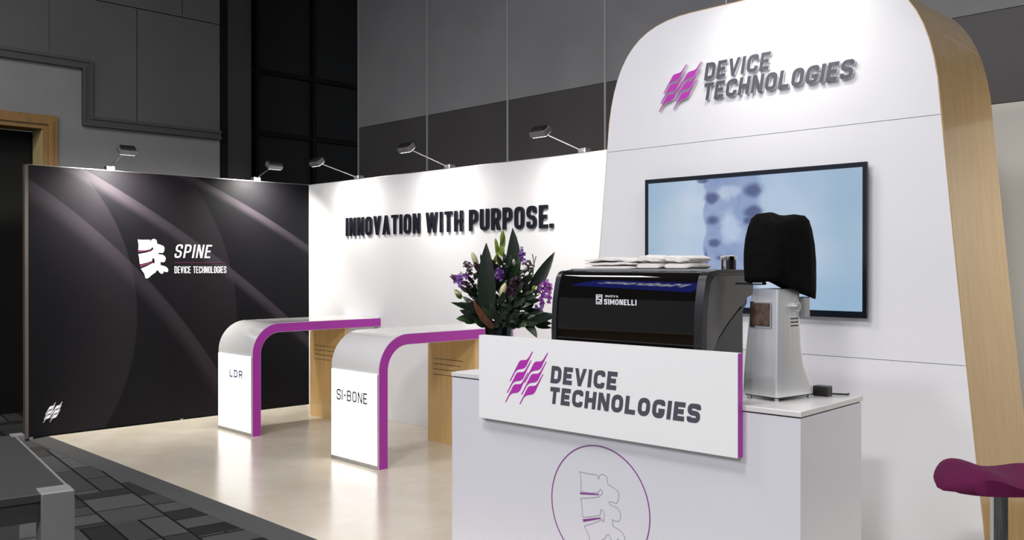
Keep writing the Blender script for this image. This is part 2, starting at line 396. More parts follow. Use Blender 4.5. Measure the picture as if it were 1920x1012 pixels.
FLAG_R = [(283, 198), (270, 228), (256, 246), (238, 255), (205, 259), (188, 266), (173, 280)]
FLAG_L = [(204, 196), (213, 186), (226, 181), (262, 180), (275, 174)]
def emblem(parent, x0, z0, wid, hei, m, y=0, depth=.004):
    """six wind-blown flags in two leaning columns, each with a thin pole above and a tail below"""
    sx, sz = wid/362, hei/440
    protos = {}
    for c in range(2):
        for r in range(3):
            tip = [(325, 112), (318, 110)] if r == 0 else [(338, 82), (333, 79)]
            tail = [(128, 362), (122, 357)] if r < 2 else [(139, 340), (133, 336)]
            # outline: right side downwards, tail, left side upwards, pole tip
            pts = [tip[0]]+FLAG_R+tail+FLAG_L+[(287, 160)]+[tip[1]]
            pts = [((x-88)*sx, (552-(y_-.11*(x-88)))*sz) for x, y_ in pts]
            loc = (x0+(c*127-r*26)*sx, 0, z0-r*106*sz-8*sz)
            if (r > 0)+(r > 1) not in protos:
                bm = bmesh.new(); prism(bm, pts, y-depth, y); protos[(r > 0)+(r > 1)] = build('emblem_flag', bm, m, parent, loc)
            else: share('emblem_flag', protos[(r > 0)+(r > 1)], parent, loc)

SPINE = [(170, 178), (260, 184), (370, 178), (392, 215), (402, 178), (440, 160), (485, 178), (497, 245), (560, 265), (608, 285), (624, 322), (614, 380), (592, 405), (545, 398), (510, 405), (520, 425), (605, 442), (638, 478), (645, 510), (630, 555), (600, 568), (550, 560), (556, 620), (620, 636), (668, 660), (690, 700), (680, 740), (640, 737), (607, 725), (602, 762), (572, 772), (532, 742), (512, 705), (484, 715), (470, 745), (410, 785), (345, 845), (300, 848), (278, 765), (222, 682), (330, 635), (430, 582), (447, 602), (457, 560), (452, 515), (430, 488), (415, 500), (410, 545), (300, 580), (205, 602), (192, 480), (180, 430), (300, 405), (395, 378), (427, 350), (437, 322), (412, 303), (388, 338), (300, 360), (182, 362), (186, 270)]

# ================================================================== THE HALL
bm = bmesh.new(); box(bm, -12, 20, -18, 8, -.06, -.02)
struct(build('floor', bm, 'carpet'), 'dark grey patchwork carpet of the hall')
struct(build('ceiling', B(-12, 20, -18, 8, CEIL_Z, CEIL_Z+.1), 'ceiling'))

# far partition wall (plane y = 1.6): tall panels, dark band, pale lower panels
FY = 1.6
wf = struct(empty('wall_far', (0, FY, 0)))
build('backing', B(-1.30, 12, .06, .14, -.02, CEIL_Z), 'seam_dark', wf)
seams = [-1.293, .176, 1.611, 3.04] + [3.04+1.43*k for k in range(1, 7)]
proto = {}
for a, b in zip(seams, seams[1:]):
    wd = round(b-a-.03, 3)
    for nm, z0, z1, m in (('upper_panel', 3.465, CEIL_Z, 'far_panel'), ('middle_panel', 2.775, 3.460, 'far_band'), ('lower_panel', -.02, 2.770, 'far_low')):
        build(nm, B(a+.015, b-.015, 0, .06, z0, z1), m, wf)
for s in seams:
    build('seam_strip', B(s-.011, s+.011, -.008, .06, -.02, CEIL_Z), 'seam', wf)
# side wall with the double doors (plane x = -1.5)
wl = struct(empty('wall_far_left', (-1.5, 0, 0)))
YD = -2.36    # door opening edge
def slab(nm, y0, y1, z0, z1, m, x0=-.12, x1=0.): return build(nm, B(x0, x1, y0, y1, z0, z1), m, wl)
slab('lower_wall', YD+.14, -1.90, -.02, 3.80, 'wall_light'); slab('lower_wall', -1.90, -.32, -.02, 3.19, 'wall_light')
slab('lower_wall', -6.5, YD+.14, 3.20, 3.80, 'wall_light')
for y0, y1 in ((-6.5, -3.8), (-3.795, -2.29), (-2.285, -1.90)): slab('upper_panel', y0, y1, 3.80, 4.545, 'wall_grey')
for y0, y1 in ((-1.90, -1.345), (-1.335, -.32)): slab('upper_panel', y0, y1, 3.19, 4.545, 'wall_grey')
for y0, y1 in ((-6.5, -2.29), (-2.285, -.80), (-.79, -.32)): slab('top_panel', y0, y1, 4.555, CEIL_Z, 'wall_grey')
build('backing', B(-.2, -.12, YD+.14, -.32, -.02, CEIL_Z), 'seam_dark', wl)
build('backing', B(-.2, -.12, -6.5, YD+.14, 3.2, CEIL_Z), 'seam_dark', wl)
for o, wid_, t in ((-.038, .034, .05), (0, .042, .03), (.038, .034, .045)):   # stepped moulding, mitred corners
    bm = bmesh.new(); strip(bm, [(-6.5, 3.81+o), (-1.90+o, 3.81+o), (-1.90+o, 3.187+o), (-.32, 3.187+o)], wid_, -t, 0)
    build('moulding', bm, 'mould', wl, rot=(0, 0, R(90)))
dr = struct(empty('door_1', (-1.5, YD, 0)))
for k, (a, b, t) in enumerate(((.0, .05, .02), (.05, .10, .045), (.10, .15, .03))):
    build('door_frame', B(0, t, a, b, -.02, 3.05+b), 'door_wood', dr)
    build('door_frame', B(0, t, -3.2, a, 3.05+a, 3.05+b), 'door_wood', dr)
build('jamb', B(-.30, 0, -.004, .0, -.02, 3.05), 'jamb', dr)
build('jamb', B(-.30, 0, -3.2, 0, 3.05, 3.054), 'door_wood', dr)
build('doorway_dark', B(-.36, -.31, -3.2, .0, -.02, 3.05), 'void', dr)  # dark sheet stands for the unlit interior behind the open doorway
# column and the dark doorway between the two walls
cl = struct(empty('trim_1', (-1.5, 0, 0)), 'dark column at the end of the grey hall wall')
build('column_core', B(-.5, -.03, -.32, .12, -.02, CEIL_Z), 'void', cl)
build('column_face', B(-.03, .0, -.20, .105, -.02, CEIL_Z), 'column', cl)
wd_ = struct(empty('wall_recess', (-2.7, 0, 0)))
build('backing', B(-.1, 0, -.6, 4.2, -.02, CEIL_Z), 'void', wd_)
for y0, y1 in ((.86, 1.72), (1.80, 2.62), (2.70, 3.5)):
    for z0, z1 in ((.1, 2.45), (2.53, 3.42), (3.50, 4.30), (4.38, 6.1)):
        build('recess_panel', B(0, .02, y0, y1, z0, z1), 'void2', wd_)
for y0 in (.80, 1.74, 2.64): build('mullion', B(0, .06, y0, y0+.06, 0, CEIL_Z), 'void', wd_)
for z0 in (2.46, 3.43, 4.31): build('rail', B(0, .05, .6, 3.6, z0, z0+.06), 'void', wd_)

# ================================================================== THE STAND
FE = -2.785  # front edge of the raised floor
fl = struct(empty('floor_platform'), 'pale cream glossy stand floor')
build('base', B(-.05, 8.6, FE+.002, .0, -.02, -.003), 'seam_dark', fl)
pr = None
for i in range(9):
    for j in range(3):
        x0 = i*.955; y0 = FE+j*.928
        if pr is None:
            pr = build('floor_panel', B(0, .9543, 0, .9273, -.003, 0), 'floor', fl, (x0, y0, 0))
        else: share('floor_panel', pr, fl, (x0, y0, 0))
ed = bmesh.new(); prism(ed, [(FE, -.0), (FE, -.02), (FE-.165, -.02), (FE-.16, -.015)], -.10, 8.6, 'x')
struct(build('trim_edging', ed, 'edging'), 'grey edging strip between carpet and stand floor')

# white back wall
wb = struct(empty('wall_back'), 'white fabric back wall of the stand')
build('wall_panel', B(0, 5.6, 0, .05, 0, 2.5), 'white_fabric', wb)
build('top_profile', B(-.06, 5.6, 0, .055, 2.5, 2.505), 'alu', wb)
# black graphic wall, local x runs towards the back wall
wk = struct(empty('wall_left', (0, 0, 0), R(90)), 'black graphic wall with faint curved bands')
build('wall_panel', B(-2.955, 0, 0, .05, .012, 2.5), 'graphic', wk)
build('end_profile', B(-2.985, -2.955, -.003, .055, .0, 2.502), 'alu_dark', wk)
build('top_profile', B(-2.955, 0, .0, .055, 2.5, 2.504), 'alu', wk)
for x in (-2.93, -1.5): build('levelling_foot', B(x-.015, x+.015, .01, .04, -.02, .012), 'alu', wk)
# spine mark and wording on the black wall
sl = tag(empty('spine_logo', (.001, 0, 0), R(90)), 'white spine logo with slanted thin wording on the black wall', 'logo')
bm = bmesh.new(); prism(bm, [(-1.956+(x-170)*.000595, 1.843-(y-170)*.000574) for x, y in SPINE], -.002, 0)
build('spine_mark', bm, 'white_print', sl)
for (a, b, c, d) in (((175, 372), (395, 350), (395, 366), (175, 398)), ((205, 615), (410, 560), (425, 575), (215, 655))):
    bm = bmesh.new(); prism(bm, [(-1.956+(x-170)*.000595, 1.843-(y-170)*.000574) for x, y in (a, b, c, d)], -.0016, 0)
    build('disc_mark', bm, 'red_line', sl)
letters('SPINE', -1.585, 1.660, .138, .066, .0165, .022, sl, 'white_print', .002, slant=.18, fit=.385)
build('underline', B(-1.58, -1.015, -.0018, 0, 1.6085, 1.6135), 'red_line', sl)
letters('DEVICE TECHNOLOGIES', -1.581, 1.503, .070, .0265, .0072, .0075, sl, 'white_print', .002, fit=.566)
em = tag(empty('emblem_mark', (.001, 0, 0), R(90)), 'small white flag emblem low on the black wall', 'logo')
emblem(em, -2.83, .13, .165, .17, 'white_print', depth=.002)

# slogan on the white wall
sg = tag(empty('slogan_lettering', (0, -.0015, 0)), 'raised black capital letters spelling the slogan on white wall', 'lettering')
for word, x0, x1 in (('INNOVATION', .759, 2.024), ('WITH', 2.114, 2.652), ('PURPOSE', 2.741, 3.735), ('.', 3.755, 3.800)):
    letters(word, x0, 1.899, .197, .100, .034, .026, sg, 'black_letter', .014, y=-.006, rr=.040, fit=x1-x0, hw=.031)

# ------------------------------------------------------------------ tower
tw = tag(empty('display_tower', (0, -.8, 0)), 'tall white tower with rounded top corners and beech sides', 'tower')
def tower_outline(off=0., n=12):
    zt, cx = 3.185, 6.125
    half = lambda z: 1.345-.107*z+.003*z*z     # half width at height z
    pts = []
    for z in (0, .6, 1.2, 1.8, 2.3, 2.55): pts.append((half(z)-off, z))
    r = .60
    a = Vector((half(2.55)-off, 2.55)); c = Vector((half(3.2)-.035, zt-off)); e = Vector((half(3.2)-.62, zt-off))
    for k in range(1, n+1):
        t = k/n; q = a*(1-t)**3+a.lerp(c, .72)*3*t*(1-t)**2+e.lerp(c, .72)*3*t*t*(1-t)+e*t**3; pts.append((q.x, q.y))
    rt = [(cx+x, z) for x, z in pts]; lt = [(cx-x, z) for x, z in pts[::-1]]
    return rt+lt        # counter-clockwise from bottom right to bottom left
OUT = tower_outline()
def band(z0, z1, off):
    """part of the front face between two heights"""
    o = tower_outline(off); h = len(o)//2
    def clip(side):
        res = []
        for (xa, za), (xb, zb) in zip(side, side[1:]):
            for zc in (z0, z1):
                if za < zc < zb: res.append((xa+(xb-xa)*(zc-za)/(zb-za), zc))
        res += [p for p in side if z0 <= p[1] <= z1]
        return sorted(set((round(x, 4), round(z, 4)) for x, z in res), key=lambda p: (p[1], -abs(p[0]-6.125)))
    r_ = clip(o[:h]); l_ = clip(o[h:][::-1])
    return r_+l_[::-1]
for z0, z1 in ((0, 1.066), (1.069, 2.354), (2.357, 3.2)):
    bm = bmesh.new(); prism(bm, band(z0, z1, .006), 0, .02); build('front_panel', bm, 'white_panel', tw)
bm = bmesh.new(); prism(bm, tower_outline(.03), .012, .78); build('core', bm, 'seam_dark', tw)
bm = bmesh.new()
inner = tower_outline(.025)
o0, o1 = [bm.verts.new((x, .002, z)) for x, z in OUT], [bm.verts.new((x, .797, z)) for x, z in OUT]
i0, i1 = [bm.verts.new((x, .002, z)) for x, z in inner], [bm.verts.new((x, .797, z)) for x, z in inner]
for k in range(len(OUT)-1):
    for q in ((o0[k], o0[k+1], o1[k+1], o1[k]), (i0[k+1], i0[k], i1[k], i1[k+1]), (o0[k+1], o0[k], i0[k], i0[k+1]), (o1[k], o1[k+1], i1[k+1], i1[k])): bm.faces.new(q)
build('wood_side', bm, 'wood_tower', tw, smooth=30)
bm = bmesh.new(); prism(bm, tower_outline(.02), .77, .795); build('back_panel', bm, 'white_panel', tw)
tl = tag(empty('tower_logo', (0, -.8, 0)), 'raised purple flag emblem and grey wording high on the tower', 'logo')
emblem(tl, 5.474, 2.580, .320, .262, ('magenta', 'white_panel'), y=-.006, depth=.014)
letters('DEVICE', 5.812, 2.733, .105, .072, .0225, .014, tl, ('grey_print', 'white_panel'), .014, y=-.006, slant=.17, fit=.445)
letters('TECHNOLOGIES', 5.800, 2.608, .105, .072, .0225, .014, tl, ('grey_print', 'white_panel'), .014, y=-.006, slant=.17, fit=.965)
# television
tv = tag(empty('television', (5.376, -.8, 1.289)), 'large black-framed television showing a blue spine image', 'television')
TW, TH = 1.484, .85
build('housing', B(.02, TW-.02, -.03, 0, .02, TH-.02), 'tv_black', tv)
for a in ((0, TW, -.045, -.028, 0, .036), (0, TW, -.045, -.028, TH-.027, TH), (0, .024, -.045, -.028, .036, TH-.027), (TW-.024, TW, -.045, -.028, .036, TH-.027)):
    build('bezel', B(*a), 'tv_black', tv)
build('screen', B(0, TW-.048, -.004, .004, 0, TH-.063), 'screen', tv, (.024, -.036, .036))

# ------------------------------------------------------------------ arched tables with light boxes
def arch_table(x0, wid, label, word):
    t = tag(empty('arched_table', (x0, -1.46, 0)), label, 'table', 'arched display tables along the white wall')
    H, TK, r = 1.04, .088, .285; D = 1.458
    def prof(off, m=14):
        p = [(off, 0)]
        for k in range(m+1):
            a = math.pi-k/m*math.pi/2
            p.append((r+(r-off)*math.cos(a), H-r+(r-off)*math.sin(a)))
        return p+[(D, H-off)]
    full = prof(0)+prof(TK)[::-1]
    def quadband(xa, xb, ins, m, nm):
        bm = bmesh.new(); a, b = prof(ins), prof(TK-ins)
        V = lambda P, x: [bm.verts.new((x, q[0], q[1])) for q in P]
        a0, a1, b0, b1 = V(a, xa), V(a, xb), V(b, xa), V(b, xb)
        for k in range(len(a)-1):
            for q in ((a0[k], a0[k+1], a1[k+1], a1[k]), (b0[k], b1[k], b1[k+1], b0[k+1]), (a0[k], b0[k], b0[k+1], a0[k+1]), (a1[k], a1[k+1], b1[k+1], b1[k])): bm.faces.new(q)
        for k in (0, -1): bm.faces.new((a0[k], a1[k], b1[k], b0[k]))
        build(nm, bm, m, t, smooth=30)
    quadband(.004, wid-.004, 0, 'white_gloss', 'arched_top')
    quadband(0, .004, .004, 'purple', 'edge_band'); quadband(wid-.004, wid, .004, 'purple', 'edge_band')
    build('light_panel', B(.012, wid-.012, -.006, -.001, .03, .735), 'lightbox', t)
    build('panel_frame', B(.006, wid-.006, -.008, 0, .0, .03), 'alu', t)
    build('panel_frame', B(.006, .012, -.008, 0, .03, .735), 'alu', t)
    build('panel_frame', B(wid-.012, wid-.006, -.008, 0, .03, .735), 'alu', t)
    sp = build('support_panel', B(-.03, wid-.05, 1.05, 1.09, 0, H-TK), 'wood', t)
    for k, ln in enumerate((.40, .37, .42, .30)):
        build('groove', B(.05, .05+ln, 1.0485, 1.051, .745-k*.047, .749-k*.047), 'seam_dark', sp)
    build('kick_panel', B(.02, wid-.07, 1.09, 1.44, 0, H-TK), 'white_panel', t)
    if word == 'LDR':
        letters('LDR', .235, .520, .074, .064, .014, .020, t, 'faint_blue', .0012, y=-.006, fit=.25)
        build('print_mark', B(.05, .12, -.0072, -.006, .19, .235), 'faint_pink', t)
    else:
        letters('SI-BONE', .085, .490, .088, .062, .0135, .014, t, 'grey_print', .0012, y=-.006, fit=.42)
        build('print_mark', B(.13, .52, -.0072, -.006, .20, .245), 'faint_pink', t)
    return t
arch_table(.70, .66, 'white arched table with purple edge and lit panel beside black wall', 'LDR')
arch_table(2.65, .65, 'white arched table with purple edge standing nearer the reception counter', 'SI')

# ------------------------------------------------------------------ counter
CA = R(2.2)
ct = tag(empty('reception_counter', (5.27, -2.437, 0), CA), 'white reception counter with hanging name panel and circled spine print', 'counter')
build('carcass', B(.004, 1.996, .004, .60, 0, .972), 'counter_white', ct)
build('shadow_gap', B(.012, 1.988, .012, .60, .972, .978), 'seam_dark', ct)
build('worktop', B(0, 2.0, 0, .61, .978, 1.0, bev=.002), 'counter_top', ct)
bm = bmesh.new(); strip(bm, [(1.001+.287*math.cos(2*math.pi*k/72), .445+.287*math.sin(2*math.pi*k/72)) for k in range(72)], .0055, .0028, .004, True)
build('printed_ring', bm, 'purple_dark', ct)
bm = bmesh.new(); strip(bm, [(.889+(x-170)*.000505, .600-(y-170)*.000505) for x, y in SPINE], .0022, .0028, .004, True)
build('printed_spine', bm, 'line_grey', ct)
for q in (((172, 375), (395, 352), (395, 362), (172, 392)), ((205, 622), (412, 566), (420, 576), (212, 646))):
    bm = bmesh.new(); prism(bm, [(.889+(x-170)*.000505, .600-(y-170)*.000505) for x, y in q], .0028, .004)
    build('printed_disc', bm, 'purple_dark', ct)
sn = build('name_panel', B(.250, 1.744, -.036, .002, .787, 1.215), 'sign_white', ct)
build('edge_band', B(1.744, 1.7455, -.034, .002, .787, 1.215), 'purple', sn)
build('edge_band', B(.2485, .250, -.034, .002, .787, 1.215), 'purple', sn)
emblem(sn, .443, .885, .280, .256, 'magenta', y=-.036, depth=.001)
letters('DEVICE', .738, 1.008, .084, .067, .0215, .013, sn, 'grey_print', .001, y=-.036, slant=.13, fit=.392)
letters('TECHNOLOGIES', .730, .908, .082, .067, .0215, .013, sn, 'grey_print', .001, y=-.036, slant=.13, fit=.835)

# ------------------------------------------------------------------ coffee machine (frame of the counter)
def on_counter(u, v, z=1.0):
    c, s = math.cos(CA), math.sin(CA); return (5.27+u*c-v*s, -2.437+u*s+v*c, z)
cm = tag(empty('coffee_machine', on_counter(.68, .05), CA), 'glossy black espresso machine with grey curved side panel on counter', 'coffee machine')
MW = .85
front = [(.030, .03), (.014, .09), (.006, .14), (.002, .19), (0, .25), (.001, .30), (.004, .35), (.009, .40), (.0165, .44), (.0245, .475), (.033, .505), (.040, .521), (.051, .534), (.066, .542), (.085, .546), (.12, .548)]
bm = bmesh.new(); prism(bm, front+[(.44, .548), (.44, .40), (.36, .33), (.36, .03)], .03, MW-.03, 'x'); build('body', bm, 'side_dark', cm)
bm = bmesh.new()
fa = [(y-.004, z+(.002 if z > .53 else 0)) for y, z in front[1:-1]]
A_ = [bm.verts.new((.03, y, z)) for y, z in fa]; B_ = [bm.verts.new((MW-.04, y, z)) for y, z in fa]
for k in range(len(fa)-1): bm.faces.new((A_[k], B_[k], B_[k+1], A_[k+1]))
bmesh.ops.recalc_face_normals(bm, faces=bm.faces)
for f in bm.faces:
    if f.normal.y > 0: f.normal_flip()
fp = build('front_panel', bm, 'gloss_black', cm, smooth=60, recalc=False)
sd = fp.modifiers.new('subsurf', 'SUBSURF'); sd.levels = sd.render_levels = 2; sd.boundary_smooth = 'PRESERVE_CORNERS'
build('reflection_strip', B(.03, MW-.04, .004, .05, .03, .088), 'sign_reflection', cm)  # strip paints the name panel's reflection at the foot of the front
def frame_prof(g): return [(y-g, z) for y, z in front]
for xa, xb in ((0, .03), (MW-.04, MW)):
    bm = bmesh.new(); prism(bm, [(y-.010, z+.004) for y, z in front]+[(.13, .555), (.13, .530)]+[(y+.030, z-.012) for y, z in front[::-1][2:]], xa, xb, 'x')
    build('end_frame', bm, 'black_plastic', cm, smooth=35)
for xa, xb in ((.004, .03), (MW-.03, MW-.004)):
    bm = bmesh.new(); prism(bm, [(.045, .10), (.028, .25), (.036, .40), (.060, .49), (.10, .528), (.45, .528), (.45, .44), (.40, .43), (.30, .37), (.22, .32), (.14, .26), (.08, .18)], xa-.001, xb+.001, 'x')
    build('side_panel', bm, 'side_grey', cm)
    bm = bmesh.new(); prism(bm, [(.08, .03), (.08, .17), (.15, .252), (.23, .312), (.31, .362), (.36, .385), (.36, .03)], xa+.004, xb-.004, 'x')
    build('lower_side', bm, 'side_dark', cm)
build('top_tray', B(.02, MW-.02, .12, .45, .5485, .556), 'black_plastic', cm)
build('top_rail', B(.02, MW-.01, .118, .128, .55, .560), 'alu', cm)
for x, y in ((.08, .09), (MW-.1, .09), (.08, .32), (MW-.1, .32)):
    bm = bmesh.new(); lathe(bm, [(.02, 0), (.02, .03)], 12, (x, y)); build('foot', bm, 'black_plastic', cm)
letters('SIMONELLI', .315, .392, .026, .016, .0048, .004, cm, 'white_print', .0022, y=.0045, fit=.185, join=True, name='brand_lettering')
letters('NUOVA', .318, .426, .010, .010, .002, .003, cm, 'white_print', .002, y=.010, fit=.075, join=True, name='brand_lettering')
bm = bmesh.new(); strip(bm, [(.268, .394), (.300, .394), (.300, .436), (.268, .436)], .004, .0035, .009, True)
strip(bm, fillet([(.294, .428), (.274, .428), (.274, .416), (.294, .414), (.294, .402), (.274, .402)], .005), .005, .0035, .009)
build('brand_badge', bm, 'white_print', cm)
# folded towels on top
def towel(u, v, lw, dp, hh, layers, label):
    t = tag(empty('folded_towel', on_counter(.68+u, .05+v, 1.5565), CA), label, 'towel', 'white folded cloths on the coffee machine')
    for k in range(layers):
        bm = bmesh.new(); th = hh/layers; n = 14
        a = []
        for i in range(n+1):
            s = i/n; x = s*lw; e = min(1, 6*min(s, 1-s)+.25); wob = .006*math.sin(7*s+k*2+u*9)+.004*math.sin(17*s+k)
            a.append((x, e, wob))
        rows = []
        for x, e, wob in a:
            m_ = 8; ring = []
            for j in range(m_):
                q = 2*math.pi*(j+.5)/m_; cy, cz = math.cos(q), math.sin(q)
                ring.append(bm.verts.new((x, dp/2+dp/2*math.copysign(abs(cy)**.5, cy)*(.75+.25*e), th*k+th/2+th*.52*math.copysign(abs(cz)**.7, cz)*e+wob*(k/max(1, layers))+0)))
            rows.append(ring)
        for p, q in zip(rows, rows[1:]):
            for j in range(8): bm.faces.new((p[j], p[(j+1) % 8], q[(j+1) % 8], q[j]))
        bm.faces.new(rows[0][::-1]); bm.faces.new(rows[-1])
        build('fold', bm, 'towel', t, smooth=60)
towel(.06, .15, .325, .22, .056, 3, 'wide white cloth folded flat in layers on the coffee machine')
towel(.39, .14, .15, .21, .066, 2, 'plump white cloth in the middle of the folded cloths')
towel(.545, .14, .15, .21, .064, 2, 'white rolled cloth next to the tamper on the machine')
# tamper
tp = tag(empty('tamper', on_counter(.68+.775, .05+.35, 1.5565), CA), 'small chrome and black tamper standing on the coffee machine', 'tamper')
bm = bmesh.new(); lathe(bm, [(.034, 0), (.034, .045)]); build('grip', bm, 'black_plastic', tp, smooth=40)
bm = bmesh.new(); lathe(bm, [(.037, .045), (.038, .050), (.038, .062), (.030, .066)]); build('rim', bm, 'chrome', tp, smooth=40)
build('highlight_bar', B(-.007, .007, -.036, -.030, .002, .045), 'chrome', tp)

# ------------------------------------------------------------------ grinder and its hood
GA = CA-R(11)
gr = tag(empty('coffee_grinder', on_counter(1.81, .176), GA), 'brushed steel coffee grinder at the counter end under black hood', 'grinder')
# local: x to the left is negative (front right corner at the origin), y back
bm = bmesh.new()
secs = [(.018, -.176, .004, -.004, .262), (.03, -.178, .006, -.006, .262), (.06, -.178, .006, -.006, .250), (.10, -.176, .006, -.006, .222), (.15, -.172, .006, -.005, .196), (.22, -.165, .006, -.004, .180), (.32, -.154, .005, -.002, .172), (.42, -.143, .004, 0, .170), (.475, -.136, .003, .002, .170)]
rings = []
for z, xa, xb, ya, yb in secs:
    rc = .012; ring = []
    for cx, cy, a0 in ((xb-rc, ya+rc, -90), (xb-rc, yb-rc*3, 0), (xa+rc, yb-rc*3, 90), (xa+rc, ya+rc, 180)):
        r2 = rc*3 if cy > ya+rc*2 else rc
        for k in range(5):
            a = R(a0+k*22.5); ring.append(bm.verts.new((cx-(r2-rc)*(1 if cx > -.05 else -1)+r2*math.cos(a), cy+r2*math.sin(a), z)))
    rings.append(ring)
for a, b in zip(rings, rings[1:]):
    n = len(a)
    for k in range(n): bm.faces.new((a[k], a[(k+1) % n], b[(k+1) % n], b[k]))
bm.faces.new(rings[0][::-1]); bm.faces.new(rings[-1])
build('housing', bm, 'steel', gr, smooth=50)
build('base_plate', B(-.17, -.002, .004, .25, .012, .018), 'black_plastic', gr)
for x, y in ((-.158, .018), (-.012, .012), (-.012, .235), (-.158, .235)):
    bm = bmesh.new(); lathe(bm, [(.010, 0), (.010, .005), (.008, .006), (.008, .014)], 12, (x, y)); build('foot', bm, ['chrome'], gr)
bm = bmesh.new(); box(bm, -.055, .055, -.003, .0, -.055, .055)
bd = build('badge', bm, 'chrome', gr, (-.082, -.0045, .365)); bd.rotation_euler = (R(-1.5), 0, 0)
build('badge_face', B(-.050, .050, -.0045, -.003, -.050, .050), mat('badge_bronze', (.20, .13, .10), .18, metal=.9, noise=.7, nscale=25), bd)
for k in range(3): build('vent_slot', B(.0035, .0065, .085, .135, .316+k*.015, .321+k*.015), 'black_plastic', gr)
bm = bmesh.new(); tube(bm, [(.002, .11, .40), (.022, .11, .40)], .022, 16); build('dial', bm, 'steel', gr, smooth=40)
bm = bmesh.new(); tube(bm, [(.022, .11, .40), (.026, .11, .40)], .014, 12); build('dial_cap', bm, 'alu', gr)
build('rear_bracket', B(-.01, .022, .160, .195, .35, .44, bev=.004), 'alu', gr)
build('dosing_fork', B(-.20, -.07, -.030, .02, .492, .504, bev=.003), 'black_plastic', gr)
build('fork_tip', B(-.10, -.05, -.034, -.020, .497, .506), 'chrome', gr)
# hood: draped black cloth over the bean hopper
hd = tag(empty('cloth_hood', on_counter(1.81, .176, 1.0), GA), 'black cloth hood draped over the top of the coffee grinder', 'cover')
bm = bmesh.new(); N = 40; rings = []
lev = [(0, .0, 1), (.10, .0, 1.015), (.25, .004, 1.02), (.45, .006, 1.0), (.65, .006, .96), (.82, .004, .90), (.93, 0, .82), (.985, 0, .70), (1.0, 0, .40)]
for s, wob, sc in lev:
    ring = []
    for k in range(N):
        a = 2*math.pi*k/N; cx, sx_ = math.cos(a), math.sin(a)
        e = lambda q: math.copysign(abs(q)**.68, q)
        hx, hy = .106*sc, .158*sc
        x = -.075+hx*e(cx); y = .118+hy*e(sx_)
        zlow = .490-.42*max(-.04, min(.135, (x+.075)*.62+(y-.118)*.72))+.004*math.sin(5*a)       # hem hangs lower at the back right
        ztop = .790-.020*max(0, -sx_)-.012*cx+.010*math.sin(2*a)
        z = zlow+(ztop-zlow)*s
        x += wob*math.sin(7*a)+.022*s*(cx > 2); y += wob*math.cos(5*a)
        ring.append(bm.verts.new((x, y, z)))
    rings.append(ring)
for a, b in zip(rings, rings[1:]):
    for k in range(N): bm.faces.new((a[k], a[(k+1) % N], b[(k+1) % N], b[k]))
bm.faces.new(rings[-1])
o = build('hood_cloth', bm, 'black_cloth', hd, smooth=70)
so = o.modifiers.new('thick', 'SOLIDIFY'); so.thickness = .006; so.offset = 1
# plug and cord
pg = tag(empty('power_adapter', on_counter(1.868, .49), CA), 'small black power adapter with cord behind the grinder', 'adapter')
build('adapter_body', B(-.035, .035, -.025, .025, 0, .045, bev=.004), 'black_plastic', pg)
bm = bmesh.new(); tube(bm, [(.0, .02, .02), (.01, .05, .006), (.05, .07, .005), (.075, .085, .005), (.07, .115, .004)], .004, 6); build('cord', bm, 'black_plastic', pg, smooth=60)

# ------------------------------------------------------------------ vase and flowers
VP_ = on_counter(.155, .21)
vs = tag(empty('flower_vase', VP_), 'dark mirrored metal vase on the counter behind the name panel', 'vase')
bm = bmesh.new(); lathe(bm, [(.060, 0), (.066, .01), (.070, .10), (.074, .20), (.078, .27), (.074, .27), (.068, .12), (.02, .11)], 32)
build('vase_body', bm, 'vase_metal', vs, smooth=50)
bq = tag(empty('flower_bouquet', (VP_[0], VP_[1], 1.0), R(45.15)), 'large bouquet of dark leaves with purple flowers and lily buds', 'flowers')
K = .00283
def px(x, y, d=0.): return Vector(((x-931)*K, d, 1.203-1.0+(628-y)*K))
def leaf_bm(p0, p1, wid, bend=(0, 0, 0), fold=.25, n=8, face=None, shape=.75):
    bm = bmesh.new(); p0, p1 = Vector(p0), Vector(p1); mid = (p0+p1)/2+Vector(bend)
    fc = Vector(face or (0, -1, 0)); rows = []
    for i in range(n+1):
        t = i/n; c = p0*(1-t)**2+mid*2*t*(1-t)+p1*t*t; d = ((mid-p0)*(1-t)+(p1-mid)*t).normalized()
        s = d.cross(fc); s = s.normalized() if s.length > .05 else Vector((1, 0, 0)); nn = s.cross(d)
        h = wid/2*max(.03, math.sin(math.pi*min(1, t**shape*.98+.02))**.8)
        rows.append([bm.verts.new(c-s*h+nn*fold*h), bm.verts.new(c), bm.verts.new(c+s*h+nn*fold*h)])
    for a, b in zip(rows, rows[1:]):
        for k in (0, 1): bm.faces.new((a[k], a[k+1], b[k+1], b[k]))
    return bm
def leaf(x0, y0, x1, y1, w_, m, d0=0, d1=-.03, bend=0, **k):
    return build('leaf', leaf_bm(px(x0, y0, d0), px(x1, y1, d1), w_*K, (bend*K, -.02, 0), **k), m, bq, smooth=60, recalc=False)
leaf(912, 612, 909, 454, 35, 'leaf_dark', -.15, -.17, -2, shape=.9)
leaf(948, 560, 958, 424, 30, 'leaf_dark', -.01, -.03, 12, shape=.9)
leaf(978, 575, 1039, 470, 25, 'leaf_dark', -.02, -.03, 0, shape=.9)
leaf(966, 608, 1046, 590, 42, 'leaf_dark', -.06, -.12, 0, face=(0, -.6, .8), shape=.6)
leaf(968, 604, 1033, 606, 24, 'leaf_green', -.05, -.10, 0, face=(0, -.7, .7))
leaf(976, 596, 1004, 632, 16, 'leaf_green', -.08, -.14, 6)
leaf(905, 590, 841, 566, 22, 'leaf_dark', -.04, -.10, 0, face=(0, -.6, .8))
leaf(905, 600, 858, 580, 20, 'leaf_dark', -.05, -.12, 0)
